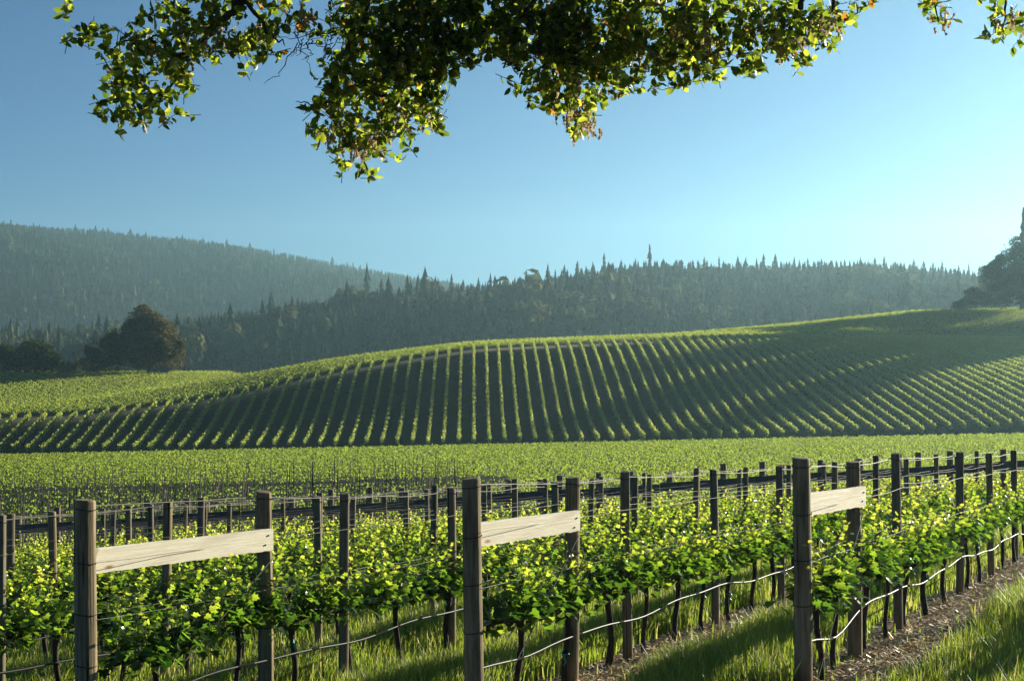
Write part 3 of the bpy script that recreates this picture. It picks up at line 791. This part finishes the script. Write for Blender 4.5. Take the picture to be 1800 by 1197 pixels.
def line_obj(name, P, r, m, label, cat, group, n=5):
    P = np.asarray(P); mb = MB(); V, F = tube(P - P[0], r, n); mb.add(V, F)
    o = mb.build(name, m, None, True, tuple(P[0])); tag(o, label, cat, group); return o
HOSEP = {}
gw = np.random.default_rng(5)
for k in range(4, -9, -1):
    L = rowposts[k]; ya = L[0][0]; yb = 28.5 if k == 3 else (21 if k == 4 else Y_FAR)
    if k <= 0: ya = max(y_enter(k) - .6, 10.5)
    yy = np.arange(ya, yb + .3, .42)
    tops_y = np.array([q[0] for q in L]); tops_h = np.array([q[1] for q in L])
    ht = np.interp(yy, tops_y, tops_h) - .055
    base = np.array([rp(k, q) for q in yy])
    specs = [(None, .0042, -.055, "top"), (1.60, .0026, .06, "upper front"), (1.63, .0026, -.055, "upper back"), (1.13, .0024, .06, "lower front")]
    if k <= 0: specs = [(None, .0030, -.055, "top"), (1.60, .0016, .06, "upper front")]
    if k >= 1: specs += [(1.16, .0024, -.055, "lower back")]
    for (h, r, off, nm) in specs:
        P = base + NRM * off; nd = np.abs(yy[:, None] - tops_y[None]).min(1)
        P[:, 2] += (ht if h is None else h) + .006 * gw.normal(size=len(yy)) - .018 * np.clip(nd, 0, 1.1)
        line_obj("trellis_wire", P, r, M_wire, f"{nm} galvanised wire along the {ROWN[k]}", "wire", "trellis wires of the near vine block")
    # drip hose with sags between ties
    yh = np.arange(ya, yb, .2); B = np.array([rp(k, q, .05) for q in yh])
    ph = gw.uniform(0, 6); sag = .035 * np.sin(yh * 1.5 + ph) + .014 * np.sin(yh * 3.9 + 2 * ph)
    if k in (1, 2, 3): sag = sag - .10 * np.exp(-((yh - (ya + .75)) / .55) ** 2)
    B[:, 2] += .47 + sag
    ho = line_obj("drip_hose", B, .0105 if k >= 1 else .010, M_hose, f"glossy dark drip hose hanging low along the {ROWN[k]}", "hose", "drip hoses along the near vine rows", 7)
    if k >= 1:
        for j in range(3, len(B) - 2, 5):  # made-up dark sleeves, added to break up the sun-white hose line
            cb = MB(); add_tube(cb, [B[j] - B[0], (B[j] + B[j + 1]) / 2 - B[0] if j % 2 else B[j + 1] - B[0]],   .0135, 7); add_tube(cb, [B[j] - B[0] + (0, 0, .012), B[j] - B[0] + (0, 0, .07)], .004, 4)
            cb.build("glare_break", M_glarebreak, ho)
# diagonal tie wires of the braced ends
for k in (1, 2, 3):
    y0, y1 = rowposts[k][0][0], rowposts[k][1][0]
    for j, (za, zb_, off) in enumerate(((.05, 1.42, .085), (.12, 1.50, -.06))):
        a, b = rp(k, y0 + .10, off), rp(k, y1, off); a[2] += za; b[2] += zb_
        t = np.linspace(0, 1, 8)[:, None]
        line_obj("tie_wire", a + (b - a) * t, .0045, M_wire, f"{['front', 'rear'][j]} diagonal tie wire inside the braced end of the {ROWN[k]}", "wire", "diagonal tie wires of the braced ends")

# plank rail along the far end of the block
rf = empty("rail_fence", (0, 38.4, gz(0, 38.4)))
xs = np.arange(-17, 18.5, 2.35); z0 = gz(0, 38.4)
for i, x in enumerate(xs[:-1]):
    xa, xb = x, xs[i + 1] - .012; za, zb_ = gz(xa, 38.4) - z0 + 1.5, gz(xb, 38.4) - z0 + 1.5
    jz = random.uniform(-.03, .03)
    mb = MB(); h = .125
    V = [(xa, -.03, za - h + jz), (xb, -.03, zb_ - h + jz), (xb, -.03, zb_ + h + jz), (xa, -.03, za + h + jz), (xa, .02, za - h + jz), (xb, .02, zb_ - h + jz), (xb, .02, zb_ + h + jz), (xa, .02, za + h + jz)]
    mb.add(V, [(0, 1, 2, 3), (5, 4, 7, 6), (3, 2, 6, 7), (1, 0, 4, 5), (0, 3, 7, 4), (2, 1, 5, 6)]).build("rail", M_rail, rf)
pm = post_mesh(.085, 1.95, 44, M_greypost, "rail_post")
xp = -16.8; 
while xp < 17.5:
    o = bpy.data.objects.new("post", pm); COL.objects.link(o); o.parent = rf
    o.location = (xp, .15, gz(xp, 38.55) - z0); o.scale = (1, 1, random.uniform(.96, 1.06)); o.rotation_euler.z = random.uniform(0, 6)
    xp += random.choice([.55, .9, 1.1, 1.5])
tag(rf, "dark plank rail fence with short posts along the far end of the near vine block", "fence")

# grape vines: five kinds, then copies
def make_vine(seed):
    g = np.random.default_rng(seed); root = empty("grape_vine")
    tm = MB(); zs = np.linspace(-.1, .76, 8); ph = g.uniform(0, 6)
    P = np.stack([.022 * np.sin(zs * 6 + ph), .018 * np.cos(zs * 7 + ph), zs], -1)
    add_tube(tm, P, np.array([.036, .030, .027, .025, .026, .024, .027, .032]) * g.uniform(.9, 1.15), 7); tm.build("trunk", M_bark, root, True)
    cm = MB()
    for s in (-1, 1):
        xs_ = np.linspace(0, .5, 6); Q = np.stack([s * xs_, .012 * np.sin(xs_ * 14 + ph), .74 + .05 * np.sin(np.clip(xs_ * 5, 0, 1.57)) + .008 * np.sin(xs_ * 20)], -1)
        add_tube(cm, Q, [.028, .024, .02, .019, .017, .014], 6)
    cm.build("cordon", M_bark, root, True)
    fm = MB(); pos, yd, zh, sz, ti = [], [], [], [], []
    for s in range(22):
        x = -.5 + (s + .5) / 22 + g.normal(0, .02); b = np.array([x, g.normal(0, .02), .79])
        lean = np.array([g.normal(0, .16), g.normal(0, .24), 1.0]); lean /= np.linalg.norm(lean)
        Ls = g.uniform(.26, .60) if g.uniform() > .22 else g.uniform(.55, .80); nl = int(Ls / .037)
        bend = np.array([g.normal(0, .10), g.normal(0, .14), -.05])
        tt = np.linspace(0, 1, 6)[:, None]; C = b + lean * Ls * tt + bend * tt ** 2
        V, F = tube(C, np.linspace(.006, .002, 6), 4); fm.add(V, F, 1)
        for j in range(nl):
            t = (j + g.uniform(.2, .8)) / nl; q = b + lean * Ls * t + bend * t * t
            a = g.uniform(0, 6.283); d = np.array([math.cos(a) * .7, math.sin(a), g.uniform(-.1, .45)])
            young = t * Ls / .50
            q = q + d * g.uniform(.03, .09) * (1.25 - t)
            pos.append(q); yd.append(d + np.array([0, 0, -.45 + .5 * t])); zh.append(np.array([g.normal(0, .9), g.normal(0, .9), .8]))
            sz.append((.098 - .055 * min(young, 1)) * g.uniform(.8, 1.25)); ti.append(np.clip(.18 + .55 * young + g.normal(0, .15), 0, 1))
    for j in range(105):   # big basal leaves hanging round the cordon
        q = np.array([g.uniform(-.52, .52), g.normal(0, .13), g.uniform(.70, 1.02)]); a = g.uniform(0, 6.283)
        pos.append(q); yd.append(np.array([math.cos(a), math.sin(a), g.uniform(-1.1, -.1)])); zh.append(np.array([math.cos(a), math.sin(a), .8 + g.normal(0, .3)]))
        sz.append(g.uniform(.06, .115)); ti.append(np.clip(g.normal(.22, .16), 0, 1))
    scatter(fm, LEAF_GRAPE_V, LEAF_GRAPE_F, np.array(pos), frame_rot(np.array(yd), np.array(zh)), np.array(sz), 0, np.array(ti))
    fm.build("foliage", [M_vine, M_cane], root, True)
    return root
PROTO = [make_vine(100 + i) for i in range(6)]
used = [False] * 6
V_Y = {3: [12.5, 12.95, 14.1, 14.9, 15.75, 16.75, 17.9, 19.4, 20.3, 21.3, 22.3, 23.5, 24.6, 25.8, 27.0]}
nv = 0; vines = {}
for k in range(4, -9, -1):
    if k in V_Y: Ys = V_Y[k]
    else:
        y0 = rowposts[k][0][0] + .75 if k >= 1 else max(y_enter(k), 10.9)
        Ys = list(np.arange(y0, 20.0 if k == 4 else Y_FAR - .3, .84))
    for i, Y in enumerate(Ys):
        p = rp(k, Y + random.uniform(-.06, .06)); q = random.randrange(6)
        if not used[q]: o = PROTO[q]; used[q] = True
        else: o = copy_tree(PROTO[q])
        o.location = p; o.rotation_euler = (0, 0, ANG + (math.pi if random.random() < .5 else 0) + random.uniform(-.05, .05))
        s = random.uniform(.92, 1.08); o.scale = (1, random.uniform(.9, 1.2) * (.6 if k == 4 else 1), s * (.88 if k == 4 else 1))
        if k >= 1: lab = f"leafy grapevine on a dark trunk, {ordinal(i + 1)} from the near end of the {ROWN[k]}"
        else: lab = f"grapevine with yellow-green shoot tips in the {ROWN[k]}"
        if len(lab.split()) > 16: lab = f"leafy grapevine, {ordinal(i + 1)} from the near end of the {ROWN[k]}"
        tag(o, lab, "grapevine", "grapevines of the near block"); vines[(k, i)] = o; nv += 1
for u, o in zip(used, PROTO):
    if not u:
        for ch in list(o.children): bpy.data.objects.remove(ch)
        bpy.data.objects.remove(o)
# teal ties on some trunks
tm = MB(); add_tube(tm, [(.03, 0, 0), (.045, .01, -.03), (.035, .02, -.07), (.05, .0, -.10)], [.012, .014, .010, .004], 5); add_tube(tm, [(.03, 0, 0), (.05, -.015, .02), (.04, -.01, .05)], [.01, .012, .004], 5)
V, F = ring(.036, 0, .007); tm.add(V, F)
tie_me = tm.mesh("tape_tie", M_tape)
for (k, i, z) in ((2, 5, .52), (2, 6, .38), (2, 8, .6), (3, 2, .7), (3, 5, .45), (1, 2, .55), (1, 4, .7), (1, 1, .28), (2, 1, .3), (3, 8, .6)):
    if (k, i) in vines:
        o = bpy.data.objects.new("tape_tie", tie_me); COL.objects.link(o); o.parent = vines[(k, i)]; o.location = (0, 0, z); o.rotation_euler.z = random.uniform(0, 6)

# ------------------------------------------------------------------ grass and mulch
def row_dist(X, Y):
    u = (X - ROW_DX * Y - C3 - .34) / C_STEP; return np.abs((u + .5) % 1 - .5) * C_STEP * DIR[1]
gg = np.random.default_rng(61)
n = 620000
Y = 9.5 + 29 * gg.uniform(0, 1, n) ** 1.35; X = gg.uniform(-.42, .42, n) * Y
keep = gg.uniform(0, 1, n) < np.clip((13.0 / Y) ** .6, 0, 1)
d = row_dist(X, Y) + .10 * np.sin(X * 2.1 + Y * 1.3) + .08 * np.sin(X * 5.3 - Y * 3.1)
patch = .5 + .5 * np.sin(X * 1.1 + .7 * Y) * np.sin(Y * .9 - X * .6 + 1)
dens = np.clip((d - .44) / .26, .015, 1) * (.55 + .45 * patch)
dens = np.where((X - ROW_DX * Y < C3 - 2.0 * C_STEP + .6), np.maximum(dens, .42), dens)     # left rows are weedier
keep &= gg.uniform(0, 1, n) < dens
X, Y, d, patch = X[keep], Y[keep], d[keep], patch[keep]; n = len(X)
Z = ground_z(X, Y)
h = (.13 + .19 * patch + .07 * gg.normal(size=n)) * np.clip(.45 + (d - .2) * 1.1, .4, 1.15); h = np.clip(h, .05, .46)
az = gg.uniform(0, 6.283, n); lean = gg.uniform(.05, .55, n) * h; w = gg.uniform(.0035, .007, n) * (1 + .03 * (Y - 10))
c, s = np.cos(az), np.sin(az); px_, py_ = -s, c
b0 = np.stack([X, Y, Z - .01], -1); side = np.stack([px_ * w, py_ * w, 0 * w], -1); out_ = np.stack([c, s, 0 * c], -1)
mid = b0 + out_ * (lean * .3)[:, None] + np.stack([0 * h, 0 * h, h * .6], -1); tip = b0 + out_ * lean[:, None] + np.stack([0 * h, 0 * h, h], -1)
V = np.stack([b0 - side, b0 + side, mid - side * .7, mid + side * .7, tip], 1).reshape(-1, 3)
i5 = np.arange(n)[:, None] * 5
dryness = gg.uniform(size=n); tint = np.clip(.19 + .3 * gg.normal(size=n) * .5 + .2 * (1 - patch), 0, .75); tint = np.where(dryness < .15, .95, tint)
mb = MB(); mb.add(V, i5 + np.array([[0, 1, 3], ]), 0, np.repeat(tint, 5))
mb.f[0] = np.concatenate([i5 + np.array([[0, 1, 3]]), i5 + np.array([[0, 3, 2]]), i5 + np.array([[2, 3, 4]])]); mb.m[0] = np.zeros(len(mb.f[0]), np.int32)
tag(mb.build("grass", M_grass), "long sunlit grass growing in the aisles between the vine rows", None, None, "stuff")

n = 110000
Y = 9.5 + 22 * gg.uniform(0, 1, n) ** 1.3; X = gg.uniform(-.15, .42, n) * Y
d = row_dist(X, Y); k = gg.uniform(size=n) < np.clip(1.35 - d / .52, 0, 1); X, Y = X[k], Y[k]; n = len(X)
qv = np.array([(-.5, -.08, 0), (.5, -.06, .06), (.5, .07, .05), (-.5, .08, .02)], float)
a = gg.uniform(0, 6.283, n); rot = frame_rot(np.stack([np.cos(a), np.sin(a), gg.normal(0, .25, n)], -1), np.stack([gg.normal(0, .3, n), gg.normal(0, .3, n), np.ones(n)], -1))
mb = MB(); scatter(mb, qv, np.array([(0, 1, 2, 3)]), np.stack([X, Y, ground_z(X, Y) + gg.uniform(.004, .03, n)], -1), rot, gg.uniform(.03, .13, n), 0, gg.uniform(size=n))
tag(mb.build("straw_mulch", M_straw), "pale straw and chips scattered on the bare soil under the vines", None, None, "stuff")

# ------------------------------------------------------------------ overhanging tree in front of the camera
tree = empty("overhanging_tree", (3.4, -1.6, gz(3.4, -1.6)))
T0 = np.array(tree.location)
tag(tree, "overhanging oak with small leaves and dangling catkins framing the sky", "tree")
gt = np.random.default_rng(81)
# visible sprays: px, py, radius px, leaf count
BL = [(108, 22, 22, 12), (150, 52, 26, 26), (185, 85, 40, 60), (215, 140, 40, 80), (205, 180, 30, 45), (240, 185, 40, 90), (222, 222, 16, 12), (290, 60, 55, 150), (265, 120, 52, 150), (318, 110, 36, 60), (345, 45, 60, 170), (425, 35, 62, 190), (440, 85, 30, 50),
      (300, 185, 26, 34), (335, 145, 16, 10), (505, 20, 40, 70), (470, 70, 30, 40), (390, 95, 22, 20),
      (615, 22, 40, 80), (680, 45, 70, 330), (765, 55, 80, 480), (665, 115, 62, 240), (715, 140, 60, 240), (615, 165, 48, 120), (585, 215, 45, 90), (650, 195, 62, 230), (725, 190, 42, 90), (772, 228, 18, 14), (755, 215, 24, 26), (678, 248, 36, 70),
      (625, 270, 34, 60), (650, 308, 14, 12), (548, 185, 18, 12), (560, 240, 22, 18), (760, 115, 48, 160), (570, 120, 30, 22), (590, 70, 24, 16), (545, 60, 26, 12),
      (850, 40, 75, 420), (950, 45, 80, 480), (1050, 50, 88, 540), (1150, 45, 85, 480), (1250, 40, 75, 340), (1000, 115, 58, 260), (935, 150, 32, 70), (1000, 185, 42, 110), (1018, 222, 22, 26), (1080, 135, 42, 110), (1058, 180, 22, 24), (1130, 140, 30, 40), (905, 105, 22, 18),
      (1200, 100, 50, 170), (1262, 128, 22, 22), (1240, 145, 18, 12), (1335, 85, 45, 120), (1350, 40, 60, 200), (1400, 60, 46, 110), (1450, 40, 44, 90), (1482, 22, 26, 30), (1392, 108, 18, 14), (1460, 75, 18, 12), (1320, 115, 18, 12),
      (1530, 8, 14, 10), (1645, 14, 26, 36), (1650, 40, 14, 10), (1772, 25, 32, 40), (1752, 60, 18, 10), (1790, 62, 18, 12), (1735, 55, 10, 4)]
# unseen rest of the canopy above the frame, thickened mid-way to shade the core
for x in range(60, 1800, 62):
    for yv in range(-270, -10, 66): BL.append((x + gt.uniform(-25, 25), yv + gt.uniform(-25, 25), 70, 170 if 480 < x < 1350 else 30))
pos, yd, zh, sz, ti = [], [], [], [], []
ck = []
twig = MB()
for (bx, by, br, cnt) in BL:
    thick = .18 + br / 2400 * 6.6 * 1.3 + (.6 if cnt > 200 else 0)
    Yc = 6.7 + gt.uniform(-.3, .3)
    nt_ = max(1, int(cnt * (1.9 if cnt > 200 else 1.45)) // 7)
    for _ in range(nt_):
        a = gt.uniform(0, 6.283); rr = br * math.sqrt(gt.uniform(0, 1))
        y0 = max(Yc + gt.normal(0, thick * .6), 6.1)
        c = at(bx + rr * math.cos(a), by + rr * math.sin(a), y0)
        d = np.array([gt.normal(0, 1), gt.normal(0, .8), gt.normal(-.35, .7)]); d /= np.linalg.norm(d)
        Lt = gt.uniform(.06, .13)
        twig.add(*tube([c - d * Lt, c - d * .3 * Lt + gt.normal(0, .006, 3), c + d * .25 * Lt], [.0022, .0017, .001], 3))
        for j in range(int(gt.integers(6, 9))):
            u = gt.uniform(-.9, .3); q = c + d * Lt * u
            side = gt.normal(size=3); side -= d * side.dot(d) * .6; side /= np.linalg.norm(side)
            pos.append(q); yd.append(side + d * .5); zh.append(np.array([gt.normal(0, 1), gt.normal(0, 1), gt.normal(.2, .8)]))
            sz.append(gt.uniform(.034, .058)); ti.append(np.clip(gt.beta(1.5, 2.3) * .86, 0, .85) if gt.uniform() > .02 else .95)
        if gt.uniform() < .20 and br > 34 and rr < .7 * br: ck.append(c)
om = MB(); scatter(om, LEAF_OVAL_V, LEAF_OVAL_F, np.array(pos) - T0, frame_rot(np.array(yd), np.array(zh)), np.array(sz), 0, np.array(ti))
om.build("crown", M_oak, tree, True)
for f in twig.v: f -= T0.astype(np.float32)
twig.build("twigs", M_trunk, tree)
# catkins: strings of tiny tufts
for (x, y, n_) in ((1010, 195, 16), (1030, 225, 10), (1245, 110, 10), (1195, 70, 8), (620, 265, 12), (585, 240, 10), (650, 250, 8), (1440, 45, 14), (1240, 75, 16), (350, 70, 8), (1140, 100, 8), (1010, 150, 10), (680, 215, 8), (1350, 60, 8), (1390, 90, 6), (1770, 40, 6), (1650, 35, 5), (540, 30, 8), (400, 60, 6), (735, 205, 4)):
    for _ in range(2 * n_): ck.append(at(x + gt.normal(0, 15), y - 8 + gt.normal(0, 12), 6.5 + gt.normal(0, .15)))
cp_, cs = [], []
for c in ck:
    Lc = gt.uniform(.025, .06); m_ = 14; t = np.linspace(0, 1, m_)
    sw = gt.normal(0, .012, 2)
    cp_.append(np.stack([c[0] + sw[0] * t ** 2, c[1] + sw[1] * t ** 2, c[2] - Lc * t], -1) + gt.normal(0, .0015, (m_, 3))); cs.append(gt.uniform(.010, .018, m_))
cp_ = np.concatenate(cp_); cs = np.concatenate(cs)
km = MB(); clumps(km, cp_ - T0, cs, gt, 0, 1); km.build("catkins", M_catkin, tree)
# limbs
bm_ = MB()
def limb(pts, r0, r1, world_pts=True):
    P = np.array(pts, float); t = np.linspace(0, 1, len(P)); tt = np.linspace(0, 1, len(P) * 4)
    Q = np.stack([np.interp(tt, t, P[:, i]) for i in range(3)], -1)
    for _ in range(2): Q[1:-1] = (Q[:-2] + 2 * Q[1:-1] + Q[2:]) / 4
    Q[1:-1] += gt.normal(0, .008, (len(Q) - 2, 3))
    add_tube(bm_, Q - T0, np.linspace(r0, r1, len(Q)), 6)
hub = np.array([2.4, 1.2, 6.6])
j1, j2, j3, j4 = at(450, -150, 6.6), at(700, -160, 6.7), at(1050, -170, 6.8), at(1450, -160, 6.7)
for j in (j1, j2, j3, j4): limb([hub, (hub + j) / 2 + np.array([0, 0, .35]), j], .09, .035)
limb([j1, at(430, 0, 6.6), at(405, 25, 6.6), at(345, 80, 6.6), at(315, 120, 6.6), at(290, 165, 6.6)], .03, .004)
limb([at(430, 0, 6.6), at(470, 55, 6.55), at(500, 80, 6.5)], .012, .003)
limb([at(375, 50, 6.6), at(300, 60, 6.6), at(200, 85, 6.6)], .010, .003)
limb([at(345, 80, 6.6), at(260, 130, 6.6), at(230, 190, 6.6)], .010, .003)
limb([j2, at(645, -20, 6.7), at(636, 25, 6.7), at(618, 80, 6.65), at(603, 110, 6.6), at(588, 155, 6.6), at(578, 200, 6.6), at(610, 240, 6.6), at(645, 295, 6.6)], .035, .004)
limb([at(603, 110, 6.6), at(645, 150, 6.6), at(680, 172, 6.6), at(740, 200, 6.6), at(775, 230, 6.6)], .014, .003)
limb([at(588, 180, 6.6), at(545, 182, 6.6), at(520, 180, 6.6)], .005, .002)
limb([j2, at(760, 20, 6.7), at(770, 100, 6.7), at(720, 150, 6.7)], .025, .005)
for x, y in ((900, 60), (1000, 90), (1100, 70)): limb([j3, at((1050 + x) / 2, -40, 6.8), at(x, y, 6.8), at(x - 15, y + 60, 6.7)], .03, .004)
limb([at(1000, 90, 6.8), at(1010, 160, 6.6), at(1015, 215, 6.55)], .012, .003)
limb([j4, at(1300, -20, 6.8), at(1230, 60, 6.7), at(1215, 120, 6.7)], .03, .004)
limb([j4, at(1410, -10, 6.7), at(1390, 60, 6.7), at(1385, 100, 6.7)], .025, .004)
limb([j4, at(1460, 20, 6.7), at(1480, 60, 6.7)], .016, .003)
limb([j4, at(1600, -100, 6.7), at(1645, -10, 6.6), at(1650, 40, 6.6)], .016, .003)
limb([j4, at(1700, -110, 6.7), at(1770, -10, 6.6), at(1765, 60, 6.6)], .016, .003)
for q in range(26):   # bare twigs in the gaps
    s_ = at(gt.uniform(500, 640), gt.uniform(0, 80), 6.6 + gt.normal(0, .1)); e = s_ + np.array([gt.normal(-.05, .1), gt.normal(0, .05), gt.uniform(-.2, -.03)])
    limb([s_, (s_ + e) / 2 + gt.normal(0, .02, 3), e], .003, .0012)
bm_.build("branches", M_trunk, tree, True)
tm = MB(); add_tube(tm, np.array([T0 + (0, 0, -.4), T0 + (-.1, .1, 1.2), T0 + (-.2, .6, 2.8), T0 + (-.6, 1.6, 4.6), hub]) - T0, [.42, .32, .27, .2, .1], 12); tm.build("trunk", M_trunk, tree, True)

# ------------------------------------------------------------------ air
hz = MB(); box(hz, -1500, 1500, -60, 2450, -30, 260)
m, nt, out = mat("hazy_air"); N = NT(nt)
pv = N.n("ShaderNodeVolumePrincipled"); pv.inputs["Color"].default_value = (.50, .84, .98, 1); pv.inputs["Density"].default_value = 2.05e-4; pv.inputs["Anisotropy"].default_value = .55
N.l(pv.outputs[0], out.inputs["Volume"])
tag(hz.build("haze", m), "thin bluish evening haze filling the valley air", None, None, "stuff")
print("vines", nv, "rows", n_row, "objects", len(bpy.data.objects))
